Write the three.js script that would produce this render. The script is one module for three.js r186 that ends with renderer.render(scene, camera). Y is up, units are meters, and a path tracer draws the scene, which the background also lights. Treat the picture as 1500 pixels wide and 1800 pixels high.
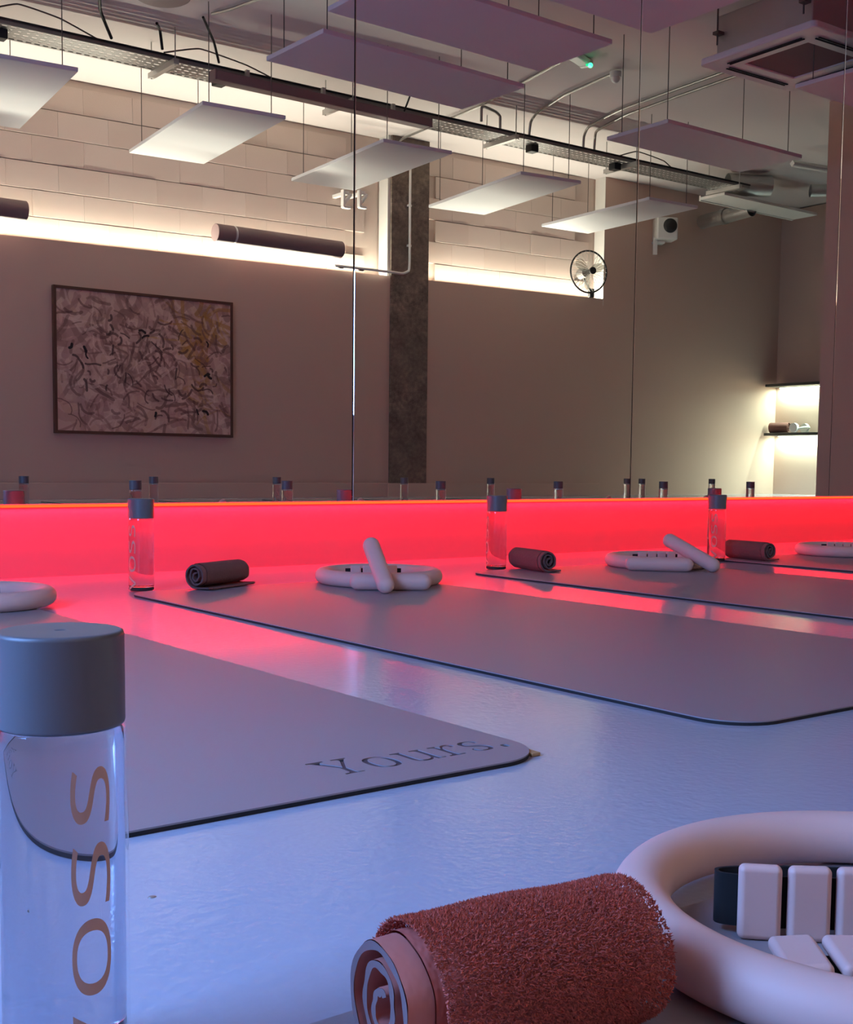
import * as THREE from 'three';
import { mergeGeometries, mergeVertices, toCreasedNormals } from 'three/addons/utils/BufferGeometryUtils.js';
import { RoundedBoxGeometry } from 'three/addons/geometries/RoundedBoxGeometry.js';
import { TessellateModifier } from 'three/addons/modifiers/TessellateModifier.js';
import { FontLoader } from 'three/addons/loaders/FontLoader.js';
import { RectAreaLightUniformsLib } from 'three/addons/lights/RectAreaLightUniformsLib.js';
import { ImprovedNoise } from 'three/addons/math/ImprovedNoise.js';

RectAreaLightUniformsLib.init();
const scene = new THREE.Scene();
const V = (x, y, z) => new THREE.Vector3(x, y, z);

// ---------------------------------------------------------------- camera
// the lens axis sits a little low in the frame: a full frame of 1500x1986 of which the top 1800 rows are kept
const FPX = 2137.58, CY = 992.95;
const camera = new THREE.PerspectiveCamera(2 * Math.atan(CY / FPX) * 180 / Math.PI, 1500 / (2 * CY), 0.02, 60);
camera.position.set(0, 0.3058, 3.1941);
camera.rotation.order = 'YXZ';
camera.rotation.set(-0.0801, -0.6494, 0.0108);
camera.setViewOffset(1500, 2 * CY, 0, 0, 1500, 1800);
scene.add(camera);

// ---------------------------------------------------------------- light
const EXPOSURE = 1.0;
const L_RED = 165, L_COVE = 410, L_BLUE = 16.5, L_SHELF = 240;
const C_RED = new THREE.Color(1.0, 0.004, 0.014), C_WHITE = new THREE.Color(0.97, 0.96, 0.79), C_SHELF = new THREE.Color(0.74, 1.0, 0.80), C_BLUE = new THREE.Color(0.20, 0.42, 1.0);
scene.background = new THREE.Color(0, 0, 0);
const renderer = new THREE.WebGLRenderer({ antialias: true });
renderer.toneMapping = THREE.LinearToneMapping;
renderer.toneMappingExposure = EXPOSURE;
renderer.shadowMap.enabled = true;
function areaLight(color, intensity, w, h, pos, target) {
  const l = new THREE.RectAreaLight(color, intensity, w, h);
  l.position.copy(pos); l.lookAt(target); scene.add(l); return l;
}
function stripLight(color, intensity, w, h, pos, along, dir) { // width runs along 'along', shines towards 'dir'
  const l = new THREE.RectAreaLight(color, intensity, w, h), z = dir.clone().normalize().negate(), x = along.clone().addScaledVector(z, -along.dot(z)).normalize();
  l.position.copy(pos); l.quaternion.setFromRotationMatrix(new THREE.Matrix4().makeBasis(x, z.clone().cross(x), z)); scene.add(l); return l;
}

// ---------------------------------------------------------------- helpers
let seed = 7;
const rnd = () => { seed = (seed * 1664525 + 1013904223) >>> 0; return seed / 4294967296; };
const rr = (a, b) => a + (b - a) * rnd();
const names = {};
function numbered(n) { n = n.replace(/_\d{3}$/, ''); const k = names[n] = (names[n] ?? -1) + 1; return k ? `${n}_${String(k).padStart(3, '0')}` : n; }
function shadow(o) { o.traverse(c => { if (c.isMesh) { c.castShadow = c.receiveShadow = true; } }); return o; }
function part(name, geo, mat, parent) { const m = new THREE.Mesh(geo, mat); m.name = name; m.castShadow = m.receiveShadow = true; parent.add(m); return m; }
function thing(name, label, category, pos = [0, 0, 0], turn = 0, group) {
  const o = new THREE.Group(); o.name = numbered(name); o.position.set(...pos); o.rotation.y = turn;
  o.userData = { label, category }; if (group) o.userData.group = group; scene.add(o); return o;
}
function struct(name, geo, mat, parent = scene) { const m = part(parent === scene ? numbered(name) : name, geo, mat, parent); if (parent === scene) m.userData.kind = 'structure'; return m; }
function copy(src, pos, turn, label, group) {
  const o = src.clone(); o.name = numbered(src.name); o.position.set(...pos); if (turn !== undefined) o.rotation.set(0, turn, 0);
  o.userData = { label, category: src.userData.category }; if (group) o.userData.group = group; scene.add(o); return o;
}
const box = (w, h, d, x = 0, y = 0, z = 0) => new THREE.BoxGeometry(w, h, d).translate(x, y, z);
const rbox = (w, h, d, r, x = 0, y = 0, z = 0, s = 2) => new RoundedBoxGeometry(w, h, d, s, r).translate(x, y, z);
const span = (x0, x1, y0, y1, z0, z1) => box(x1 - x0, y1 - y0, z1 - z0, (x0 + x1) / 2, (y0 + y1) / 2, (z0 + z1) / 2);
function tube(pts, r, seg = 24, rad = 8) { return new THREE.TubeGeometry(new THREE.CatmullRomCurve3(pts, false, 'catmullrom', 0.2), seg, r, rad); }
function rod(a, b, r, rad = 8) {
  const d = b.clone().sub(a), g = new THREE.CylinderGeometry(r, r, d.length(), rad);
  g.applyQuaternion(new THREE.Quaternion().setFromUnitVectors(V(0, 1, 0), d.clone().normalize()));
  return g.translate((a.x + b.x) / 2, (a.y + b.y) / 2, (a.z + b.z) / 2);
}
const merge = a => mergeGeometries(a.map(g => { const h = g.index ? g.toNonIndexed() : g; for (const k of Object.keys(h.attributes)) if (!['position', 'normal', 'uv'].includes(k)) h.deleteAttribute(k); return h; }));
const std = (o) => new THREE.MeshStandardMaterial(o);
const phy = (o) => new THREE.MeshPhysicalMaterial(o);
const lin = (r, g, b) => new THREE.Color().setRGB(r, g, b);
const perlin = new ImprovedNoise();
function noiseTex(n, fn, srgb) {
  const d = new Uint8Array(n * n * 4);
  for (let y = 0; y < n; y++) for (let x = 0; x < n; x++) { const c = fn(x / n, y / n), i = (y * n + x) * 4; d[i] = c[0]; d[i + 1] = c[1]; d[i + 2] = c[2]; d[i + 3] = 255; }
  const t = new THREE.DataTexture(d, n, n); t.wrapS = t.wrapT = THREE.RepeatWrapping; t.magFilter = THREE.LinearFilter; t.minFilter = THREE.LinearFilter;
  if (srgb) t.colorSpace = THREE.SRGBColorSpace; t.needsUpdate = true; return t;
}
// tileable noise: blend of shifted copies of the noise on a torus of lattice cells
function tn(u, v, f, s) { // periodic in u and v for integer f
  const a = perlin.noise(u * f, v * f, s), b = perlin.noise((u - 1) * f, v * f, s), c = perlin.noise(u * f, (v - 1) * f, s), d = perlin.noise((u - 1) * f, (v - 1) * f, s);
  return a * (1 - u) * (1 - v) + b * u * (1 - v) + c * (1 - u) * v + d * u * v;
}
function uvMetres(g, sx = 1, ax = 'xz') { // planar uv in metres
  const p = g.attributes.position, uv = new Float32Array(p.count * 2);
  for (let i = 0; i < p.count; i++) { const q = { x: p.getX(i), y: p.getY(i), z: p.getZ(i) }; uv[2 * i] = q[ax[0]] * sx; uv[2 * i + 1] = q[ax[1]] * sx; }
  g.setAttribute('uv', new THREE.BufferAttribute(uv, 2)); return g;
}

// ---------------------------------------------------------------- materials
const grain = noiseTex(512, (u, v) => { const k = 128 + 70 * tn(u, v, 64, 1.3) + 50 * tn(u, v, 128, 4.1); return [k, k, k]; });
const soft = noiseTex(256, (u, v) => { const k = 128 + 90 * tn(u, v, 8, 2.3) + 50 * tn(u, v, 32, 5.1); return [k, k, k]; });
const tex = (t, rx, ry) => { const c = t.clone(); c.repeat.set(rx, ry ?? rx); c.needsUpdate = true; return c; };
const M = {};
M.floor = phy({ color: lin(0.44, 0.46, 0.56), roughness: 0.17, bumpMap: tex(grain, 1.6), bumpScale: 0.0007, clearcoat: 0.0 });
M.paint = std({ color: lin(0.60, 0.43, 0.355), roughness: 0.85, bumpMap: tex(soft, 1.5), bumpScale: 0.0006 });
M.white = std({ color: lin(0.72, 0.70, 0.66), roughness: 0.8 });
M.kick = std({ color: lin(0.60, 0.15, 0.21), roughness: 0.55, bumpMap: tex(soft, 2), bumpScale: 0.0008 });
M.block = [0, 1, 2].map(i => std({ color: lin(0.66 - i * 0.02, 0.55 - i * 0.02, 0.49 - i * 0.02), roughness: 0.9, bumpMap: tex(grain, 1.2), bumpScale: 0.002 }));
M.mortar = std({ color: lin(0.60, 0.50, 0.44), roughness: 0.95 });
M.ceiling = std({ color: lin(0.72, 0.655, 0.64), roughness: 0.9 });
M.concrete = std({
  color: 0xffffff, roughness: 0.9, bumpMap: tex(grain, 1.5), bumpScale: 0.003,
  map: noiseTex(256, (u, v) => { const k = 1 + 0.35 * tn(u, v, 6, 9) + 0.3 * tn(u, v, 24, 3) + 0.2 * tn(u, v, 64, 1); return [118 * k, 104 * k, 94 * k]; }, true),
});
M.mirror = std({ color: lin(0.92, 0.92, 0.91), metalness: 1, roughness: 0.0 });
M.dark = std({ color: lin(0.02, 0.018, 0.018), roughness: 0.8 });
M.panel = std({ color: lin(0.70, 0.69, 0.70), roughness: 0.55 });
M.wire = std({ color: lin(0.16, 0.14, 0.13), roughness: 0.5, metalness: 0.6 });
M.tray = std({ color: lin(0.26, 0.25, 0.24), metalness: 0.6, roughness: 0.45 });
M.galv = std({ color: lin(0.50, 0.49, 0.47), metalness: 0.75, roughness: 0.42 });
M.conduit = std({ color: lin(0.42, 0.41, 0.39), metalness: 0.8, roughness: 0.35 });
M.black = std({ color: lin(0.012, 0.012, 0.014), roughness: 0.55 });
M.mauve = std({ color: lin(0.24, 0.16, 0.16), roughness: 0.6 });
M.whitePlastic = std({ color: lin(0.75, 0.74, 0.71), roughness: 0.4 });
M.matTop = std({ color: lin(0.29, 0.265, 0.29), roughness: 0.42, bumpMap: tex(grain, 6), bumpScale: 0.0002 });
M.matPrint = std({ color: lin(0.09, 0.06, 0.07), roughness: 0.6 });
M.matBase = std({ color: lin(0.014, 0.014, 0.016), roughness: 0.8 });
M.tan = std({ color: lin(0.50, 0.28, 0.12), roughness: 0.7 });
M.sili = std({ color: lin(0.76, 0.50, 0.445), roughness: 0.55 });
M.strap = std({ color: lin(0.008, 0.008, 0.009), roughness: 0.9 });
M.cap = std({ color: lin(0.135, 0.13, 0.14), roughness: 0.4 });
M.pane = phy({ color: 0xffffff, transmission: 1, thickness: 0, roughness: 0, ior: 1.45 });
M.water = phy({ color: 0xffffff, transmission: 1, thickness: 0.05, roughness: 0, ior: 1.33, attenuationColor: lin(0.55, 0.55, 0.62), attenuationDistance: 0.09 });
M.print = std({ color: lin(0.60, 0.36, 0.28), roughness: 0.6 });
M.baseDark = std({ color: lin(0.004, 0.004, 0.005), roughness: 0.8 });  // opaque black: dark refraction of the clear bottle base, painted in
M.towelBig = std({ color: lin(0.62, 0.16, 0.12), roughness: 1, bumpMap: tex(grain, 3), bumpScale: 0.003 });
M.hemBig = std({ color: lin(0.60, 0.21, 0.17), roughness: 0.95, bumpMap: tex(soft, 8), bumpScale: 0.001 });
M.towel = std({ color: lin(0.20, 0.09, 0.075), roughness: 1, bumpMap: tex(grain, 3), bumpScale: 0.003 });
M.hem = std({ color: lin(0.27, 0.11, 0.09), roughness: 0.95, bumpMap: tex(soft, 8), bumpScale: 0.001 });
M.towelEnd = std({ color: lin(0.13, 0.085, 0.08), roughness: 1 });
M.towelEdge = std({ color: lin(0.24, 0.16, 0.165), roughness: 1 });
M.frameWood = std({ color: lin(0.10, 0.045, 0.03), roughness: 0.5 });
M.shelf = std({ color: lin(0.05, 0.045, 0.04), roughness: 0.6 });
const glow = (c, k) => std({ color: 0x000000, emissive: c, emissiveIntensity: k, roughness: 1 });

// ---------------------------------------------------------------- the room
const X0 = -1.05, X1 = 13.55, ZB = 7.0, MH = 0.196;
const ceilY = x => 3.51 + 0.0152 * x, ledgeY = x => 2.115 + 0.0158 * x;
function slopeTop(g, f, flatBelow) { // raises every vertex above flatBelow to f(x)
  const p = g.attributes.position; for (let i = 0; i < p.count; i++) if (p.getY(i) > flatBelow) p.setY(i, f(p.getX(i)) + (p.getY(i) > 100 ? 0.12 : 0)); g.computeVertexNormals(); return g;
}
struct('floor', uvMetres(span(X0 - 0.1, X1 + 0.1, -0.12, 0, -0.2, ZB + 0.35)), M.floor);
{
  const chip = part('chip', new THREE.CylinderGeometry(0.0022, 0.0034, 0.0008, 12).scale(1, 1, 0.7).translate(0.355, 0.0004, 2.409), M.galv, scene.getObjectByName('floor'));
  chip.userData.label = 'small dark chip with a pale rim in the floor coating';
  const g = span(X0 - 0.1, X1 + 0.1, 0, 200, -0.2, ZB + 0.35), p = g.attributes.position;
  for (let i = 0; i < p.count; i++) p.setY(i, ceilY(p.getX(i)) + (p.getY(i) > 100 ? 0.15 : 0));
  struct('ceiling', g, M.ceiling);
}
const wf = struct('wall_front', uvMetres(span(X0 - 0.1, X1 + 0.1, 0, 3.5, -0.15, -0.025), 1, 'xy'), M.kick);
struct('trim_1', span(X0, 9.66, MH + 0.016, 3.14, -0.025, -0.006), M.dark);      // dark board the mirrors hang on
struct('wall_left', uvMetres(span(X0 - 0.12, X0, 0, 3.49, -0.05, ZB + 0.3), 1, 'zy'), M.paint);
struct('wall_right', uvMetres(span(X1, X1 + 0.12, 0, 3.7, -0.05, ZB + 0.3), 1, 'zy'), M.paint);
struct('wall_partition', uvMetres(span(9.75, 9.91, 0, 3.655, -0.02, 3.66), 1, 'zy'), M.paint);
// back wall: a furred-out lower wall with a lit channel behind its lip, blockwork above, a concrete column between two recesses
{
  const g = [slopeTop(span(X0, 7.236, 0, 2.2, ZB, ZB + 0.022), ledgeY, 1), slopeTop(span(7.709, 10.28, 0, 2.2, ZB, ZB + 0.022), ledgeY, 1),
    slopeTop(span(X0, 7.236, 0, 2.2, ZB + 0.022, ZB + 0.16), x => ledgeY(x) - 0.036, 1), slopeTop(span(7.709, 10.28, 0, 2.2, ZB + 0.022, ZB + 0.16), x => ledgeY(x) - 0.036, 1),
    slopeTop(span(10.28, X1, 0, 3.6, ZB, ZB + 0.3), x => ceilY(x) - 0.001, 1), slopeTop(span(7.1, 7.236, 2.2, 3.6, ZB, ZB + 0.16), x => ceilY(x) - 0.001, 3)];
  struct('wall_back', uvMetres(merge(g.slice(0, 5)), 1, 'xy'), M.paint);
  const jm = [slopeTop(span(7.205, 7.236, 2.15, 3.6, ZB + 0.005, ZB + 0.16), x => ceilY(x) - 0.001, 3), slopeTop(span(10.272, 10.28, 2.2, 3.6, ZB - 0.001, ZB + 0.16), x => ceilY(x) - 0.001, 3)];
  struct('trim_2', merge(jm), M.white);
  const up = struct('wall_back_upper', slopeTop(span(X0, 10.28, 2.0, 3.6, ZB + 0.175, ZB + 0.3), x => ceilY(x) - 0.001, 3), M.mortar);
  const hB = 0.225, lB = 0.45;
  const bg = [0, 1, 2, 3].map(() => { const g2 = rbox(lB - 0.0008, hB - 0.006, 0.05, 0.0018, 0, 0, 0, 1); return g2; });
  for (let r = 0; r < 7; r++) for (let c = 0; c < 18; c++) {
    const x = 2.3 + (c + (r % 2) * 0.5) * lB, y = ledgeY(x) - 0.02 + (r + 0.5) * hB;
    if (x > 10.05 || y > ceilY(x) - 0.02) continue;
    if (x > 7.02 && x < 7.9) continue;
    const top = Math.min(y + hB / 2, ceilY(x) - 0.004), hh = top - (y - hB / 2);
    const b = part('block', bg[(r + c) % 4], M.block[Math.floor(rnd() * 3)], up);
    b.position.set(x, y - hB / 2 + hh / 2, ZB + 0.178 + (r % 2) * 0.002 + rr(-0.0015, 0.0015)); b.scale.y = hh / hB; b.rotation.z = 0.0155; b.rotation.y = rr(-0.006, 0.006);
  }
  struct('column', uvMetres(slopeTop(span(7.236, 7.709, 0, 3.6, ZB - 0.02, ZB + 0.3), x => ceilY(x) - 0.002, 1), 1, 'xy'), M.concrete);
  struct('baseboard_back', merge([rbox(X1 - X0 - 3.3, 0.14, 0.02, 0.004, (X0 + 10.25) / 2, 0.07, ZB - 0.03), span(7.2, 7.75, 0, 0.14, ZB - 0.055, ZB - 0.02)]), M.paint);
}
// the mirrors: seven tall panels, each with a polished chamfer
const PW = 1.2558, J0 = 2.13;
{
  const ord = ['at the left end, beside the left wall', 'second from the left end', 'just left of the first visible joint, reflecting the framed painting', 'between the first and second joints, reflecting the concrete column', 'between the second and third joints, reflecting the lit shelves', 'right of the third joint at the frame edge', 'second from the right end', 'third from the right end', 'at the right end'];
  let i = 0;
  for (let k = -2; k < 6; k++, i++) {
    const x0 = Math.max(J0 + (k - 1) * PW, X0 + 0.005), x1 = J0 + k * PW, w = x1 - x0 - 0.004;
    if (w < 0.2) { i--; continue; }
    const s = new THREE.Shape(); s.moveTo(-w / 2 + 0.0015, 0.0015); s.lineTo(w / 2 - 0.0015, 0.0015); s.lineTo(w / 2 - 0.0015, 2.93); s.lineTo(-w / 2 + 0.0015, 2.93);
    const g = new THREE.ExtrudeGeometry(s, { depth: 0.003, bevelEnabled: true, bevelThickness: 0.0015, bevelSize: 0.0015, bevelSegments: 1 });
    g.translate(0, 0, -0.0045);
    const t = thing('mirror_panel', `tall frameless wall mirror ${ord[i]}`, 'mirror', [(x0 + x1) / 2, MH, 0]);
    part('glass', g, M.mirror, t);
  }
  // red strip under the mirrors
  const st = thing('light_strip', 'glowing red light strip tucked under the bottom edge of the mirrors', 'light strip', [4.13, MH, -0.013]);
  part('housing', box(11, 0.012, 0.018, 0, 0.008, 0), M.dark, st);
  part('diffuser', rbox(11, 0.010, 0.012, 0.003, 0, -0.003, 0), glow(new THREE.Color(1.0, 0.14, 0.025), 1.3), st);
  stripLight(C_RED, L_RED, 11, 0.010, V(4.13, MH - 0.0095, -0.013), V(1, 0, 0), V(0, -1, 0));
}
// blue light bar on the left wall
{
  const t = thing('wall_light', 'large blue light panel tilted down on the left wall', 'wall light', [X0 + 0.25, 1.05, 2.15]); t.rotation.z = -0.5;
  part('housing', rbox(0.05, 0.94, 1.14, 0.01, 0.025, 0, 0), M.whitePlastic, t);
  part('diffuser', rbox(0.012, 0.9, 1.1, 0.004, 0.052, 0, 0), glow(C_BLUE, 2), t);
  for (const [a, b] of [[V(0.0, -0.2, -0.4), V(-0.12, -0.45, -0.4)], [V(0.0, -0.2, 0.4), V(-0.12, -0.45, 0.4)], [V(0, 0.3, 0), V(-0.42, 0.15, 0)]]) part('bracket', rod(a, b, 0.012), M.galv, t);
  t.updateMatrixWorld(); const d = V(1, 0, 0).applyEuler(t.rotation); stripLight(C_BLUE, L_BLUE, 1.1, 0.9, V(X0 + 0.25, 1.05, 2.15).addScaledVector(d, 0.065), V(0, 0, 1), d);
}
// white strips in the wall channel
for (const [x0, x1, lab] of [[X0 + 0.02, 7.19, 'long white light strip in the wall channel left of the concrete column'], [7.73, 10.25, 'shorter white light strip in the wall channel right of the concrete column']]) {
  const xm = (x0 + x1) / 2, y = ledgeY(xm) - 0.030, t = thing('light_strip', lab, 'light strip', [xm, y, ZB + 0.09]);
  part('housing', box(x1 - x0, 0.006, 0.016, 0, -0.002, 0).rotateZ(0.0158), M.whitePlastic, t);
  part('diffuser', box(x1 - x0, 0.003, 0.012, 0, 0.0015, 0).rotateZ(0.0158), glow(C_WHITE, 3), t);
  stripLight(C_WHITE, L_COVE, (x1 - x0) * 0.995, 0.016, V(xm, y + 0.006, ZB + 0.09), V(1, 0.0158, 0), V(-0.0158, 1, -0.9));
}

// ---------------------------------------------------------------- mats
const MW = 0.775, ML = 1.79, font = await new FontLoader().loadAsync('fonts/droid/droid_serif_regular.typeface.json');
function rrect(x0, y0, x1, y1, r) {
  const s = new THREE.Shape(); s.moveTo(x0 + r, y0); s.lineTo(x1 - r, y0); s.absarc(x1 - r, y0 + r, r, -Math.PI / 2, 0); s.lineTo(x1, y1 - r); s.absarc(x1 - r, y1 - r, r, 0, Math.PI / 2);
  s.lineTo(x0 + r, y1); s.absarc(x0 + r, y1 - r, r, Math.PI / 2, Math.PI); s.lineTo(x0, y0 + r); s.absarc(x0 + r, y0 + r, r, Math.PI, Math.PI * 1.5); return s;
}
function makeMat(word) { // origin at the far left corner, x right, length towards +z
  const o = new THREE.Group(); o.name = 'exercise_mat';
  const flat = g => g.rotateX(Math.PI / 2).scale(1, -1, 1); // shape xy -> x,z with thickness up
  const S = () => rrect(0, 0, MW, ML, 0.07);
  const ex = (s, d, y) => { const g = new THREE.ExtrudeGeometry(s, { depth: d, bevelEnabled: false, curveSegments: 10 }); g.rotateX(Math.PI / 2); g.translate(0, y + d, 0); return g; };
  part('base', ex(S(), 0.0040, 0), M.matBase, o);
  const top = S(), islands = [];
  if (word) {
    const size = 0.058, sh = font.generateShapes('Yours.', size);
    for (const s of sh) {
      const tr = p => new THREE.Vector2(0.53 + p.x * 0.95, 1.738 - p.y * 1.0);
      const pts = s.getPoints(6).map(tr); top.holes.push(new THREE.Path(pts));
      for (const h of s.holes) islands.push(new THREE.Shape(h.getPoints(6).map(tr)));
    }
  }
  const g = [ex(top, 0.0016, 0.0040), ...islands.map(s => ex(s, 0.0016, 0.0040))];
  const tg = uvMetres(merge(g)); tg.computeVertexNormals();
  part('top', tg, M.matTop, o);
  if (word) {
    const pl = part('lettering', box(0.235, 0.0004, 0.068, 0.634, 0.0043, 1.724), M.matPrint, o); pl.userData.label = 'recessed lettering';
    const tb = part('corner_mark', rbox(0.012, 0.004, 0.02, 0.001, MW - 0.014, 0.0021, ML - 0.026).rotateY(0), M.tan, o); tb.userData.label = 'small tan mark at the corner';  // small tan block set into the near right corner
  }
  return o;
}
const matWord = makeMat(true), matPlain = makeMat(false);
const ordinal = ['first', 'second', 'third', 'fourth', 'fifth', 'sixth', 'seventh', 'eighth', 'ninth', 'tenth'];
matWord.userData.category = matPlain.userData.category = 'mat';
const A0 = 0.094, PITCH = 1.0585;
copy(matWord, [A0, 0, 0.482], 0.006, 'grey exercise mat with recessed serif lettering at its near corner', undefined);
copy(matPlain, [A0 + PITCH, 0, 0.504], 0, 'large grey exercise mat across the middle, with the leaning white bar on it');
copy(matPlain, [A0 + 2 * PITCH, 0, 0.47], 0, 'grey exercise mat next to the right of the middle mat, two bars on its ring');
copy(matPlain, [A0 + 3 * PITCH, 0, 0.49], 0, 'farthest grey exercise mat at the right edge of the photo');
copy(matPlain, [0.20, 0, 2.652], 0, 'grey exercise mat under the big brown towel and the nearest ring');
for (let k = 1; k < 7; k++) copy(matPlain, [0.2 + k * PITCH, 0, 2.655 + rr(-0.02, 0.02)], 0, `grey exercise mat of the middle row, ${ordinal[k]} from the left behind the photographer`, 'mats of the middle row');
for (let k = 2; k < 8; k++) copy(matPlain, [0.42 + k * 0.98, 0, 4.50 + rr(-0.02, 0.02)], 0, `grey exercise mat of the back row by the painted wall, ${ordinal[k - 2]} from the left`, 'mats of the back row');

// ---------------------------------------------------------------- bottles
const sans = await new FontLoader().loadAsync('fonts/droid/droid_sans_regular.typeface.json');
const BR = 0.032;
function wordOnCylinder() { // letters read upwards; glyph tops towards the left
  const rows = [['V', 0.004, 0.0405, 1], ['O', 0.0490, 0.0870, 1], ['S', 0.0935, 0.1240, 1], ['S', 0.1335, 0.1610, 1]], gs = [];
  for (const [ch, y0, y1] of rows) {
    let g = new THREE.ShapeGeometry(sans.generateShapes(ch, 1), 10);
    g.computeBoundingBox(); const b = g.boundingBox, H = 0.0205;
    g.translate(-b.min.x, -(b.min.y + b.max.y) / 2, 0); g.scale((y1 - y0) / (b.max.x - b.min.x), H / (b.max.y - b.min.y), 1);
    g = new TessellateModifier(0.0022, 6).modify(g.index ? g.toNonIndexed() : g);
    const p = g.attributes.position, R = BR + 0.0004;
    for (let i = 0; i < p.count; i++) { const u = p.getX(i), v = p.getY(i), a = -v / R; p.setXYZ(i, R * Math.sin(a), y0 + u, R * Math.cos(a)); }
    g.computeVertexNormals(); gs.push(g);
  }
  return merge(gs);
}
const makeBottle = () => {
  const o = new THREE.Group(); o.name = 'water_bottle'; o.userData.category = 'bottle';
  const P2 = a => a.map(([r, y]) => new THREE.Vector2(r, y));
  part('body', new THREE.LatheGeometry(P2([[0.0001, 0.0045], [0.022, 0.0030], [0.0275, 0.0006], [0.0298, 0.0012], [0.0316, 0.004], [BR, 0.008], [BR, 0.168], [0.0318, 0.1735], [0.0312, 0.176], [0.0298, 0.1785], [0.0292, 0.1850]]), 64), M.pane, o);
  part('water', new THREE.LatheGeometry(P2([[0, 0.0115], [0.024, 0.0115], [0.0288, 0.0118], [0.0303, 0.0138], [0.0303, 0.1675], [0.0300, 0.1725], [0.0290, 0.1760], [0.0283, 0.1785], [0, 0.1785]]), 64), M.water, o);
  const b = part('base', new THREE.LatheGeometry(P2([[0, 0.0030], [0.0265, 0.0030], [0.0298, 0.0045], [0.0300, 0.0085], [0.0285, 0.0110], [0, 0.0110]]), 48), M.baseDark, o); b.userData.label = 'base with its dark refraction painted black';
  part('cap', new THREE.LatheGeometry(P2([[0, 0.1770], [0.0298, 0.1770], [0.0306, 0.1778], [0.0309, 0.1790], [0.0308, 0.2215], [0.0303, 0.2232], [0.0288, 0.2240], [0.003, 0.2238], [0.0028, 0.2232], [0, 0.2232]]), 64), M.cap, o);
  const l = part('lettering', wordOnCylinder(), M.print, o); l.userData.label = 'peach lettering running up the side';
  return o;
};
const bottle = makeBottle();
const D = Math.PI / 180;
copy(bottle, [0.2163, 0, 2.6108], 4 * D, 'large water bottle in the left foreground with peach lettering');
copy(bottle, [1.2175, 0, 0.4548], -67 * D, 'water bottle standing left of the rolled towel on the middle mat');
copy(bottle, [2.3748, 0, 0.4131], -105 * D, 'water bottle between the leaning white bar and the second far towel');
copy(bottle, [3.2597, 0, 0.5187], -65 * D, 'water bottle by the red wall just right of the two crossed bars');
copy(bottle, [4.43, 0, 0.46], -20 * D, 'water bottle by the red wall just beyond the right edge of the photo');
[2.551, 3.438, 4.508, 5.478, 6.486, 7.445].forEach((x, k) => copy(bottle, [x, 0, 2.61], k * 1.3, `blue-lit bottle of the middle row in the mirror, ${ordinal[k]} from the left`, 'bottles of the middle row'));
[2.614, 3.49, 4.443, 5.578, 6.456, 8.06, 8.253, 9.223].forEach((x, k) => copy(bottle, [x, 0, 4.45], k * 1.7, `small dark bottle of the back row in the mirror, ${ordinal[k]} from the left`, 'bottles of the back row'));

// ---------------------------------------------------------------- rings, bars, wrist weights
function torus(R, r) { return new THREE.TorusGeometry(R, r, 32, 128).rotateX(Math.PI / 2).translate(0, r, 0); }
const MT = 0.0057; // top of a mat
const ring0 = new THREE.Group(); ring0.name = 'weight_ring'; ring0.userData.category = 'weight ring'; part('ring', torus(0.145, 0.0196), M.sili, ring0);
const ringBig = new THREE.Group(); ringBig.name = 'weight_ring'; ringBig.userData.category = 'weight ring'; part('ring', torus(0.167, 0.0196), M.sili, ringBig);
copy(ringBig, [0.6992, MT, 2.7817], 0, 'big pale weight ring at lower right, around the nearest wrist weights');
copy(ring0, [0.78, MT, 0.60], 0, 'pale weight ring cut by the left edge, on the lettered mat');
copy(ring0, [1.80, MT, 0.62], 0, 'pale weight ring on the middle mat under the leaning bar');
copy(ring0, [2.86, MT, 0.62], 0, 'pale weight ring lying behind the two crossed bars');
copy(ring0, [3.86, MT, 0.60], 0, 'pale weight ring cut by the right edge, by the red wall');
function capsule(L, r) { return new THREE.CapsuleGeometry(r, L, 12, 32).rotateZ(Math.PI / 2); }
const bar0 = new THREE.Group(); bar0.name = 'weight_bar'; bar0.userData.category = 'weight bar'; part('bar', capsule(0.158, 0.021), M.sili, bar0);
function barAt(a, b, label, group) { // a, b: centres of the two round ends
  const o = copy(bar0, [0, 0, 0], 0, label, group), d = b.clone().sub(a).normalize();
  o.position.copy(a.clone().add(b).multiplyScalar(0.5)); o.quaternion.setFromUnitVectors(V(1, 0, 0), d);
  return o;
}
{
  const y = MT + 0.021, u = V(0.82, 0, 0.57), n = V(-0.57, 0, 0.82);
  const c1 = V(1.692, y, 0.774), lo = c1.clone().addScaledVector(n, 0.078).addScaledVector(u, 0.016);
  barAt(c1.clone().addScaledVector(u, -0.05), c1.clone().addScaledVector(u, 0.108), 'white weight bar lying flat against the ring on the middle mat');
  const hi = lo.clone().add(V(0, 0.084, 0)).addScaledVector(n, -0.129).addScaledVector(u, -0.035);
  barAt(lo, hi, 'white weight bar leaning up steeply over the ring on the middle mat');
  // second station
  const u2 = V(0.668, 0, 0.744), n2 = V(-0.744, 0, 0.668), c2 = V(2.86, y, 0.62).addScaledVector(n2, 0.186);
  barAt(c2.clone().addScaledVector(u2, -0.075), c2.clone().addScaledVector(u2, 0.083), 'white weight bar in front of the two crossed bars near the far bottle');
  const lo2 = c2.clone().addScaledVector(u2, 0.16).addScaledVector(n2, -0.01); const hi2 = lo2.clone().add(V(0, 0.066, 0)).addScaledVector(u2, -0.126).addScaledVector(n2, -0.07);
  barAt(lo2, hi2, 'white weight bar propped on the ring with its left end raised');
}
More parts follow.
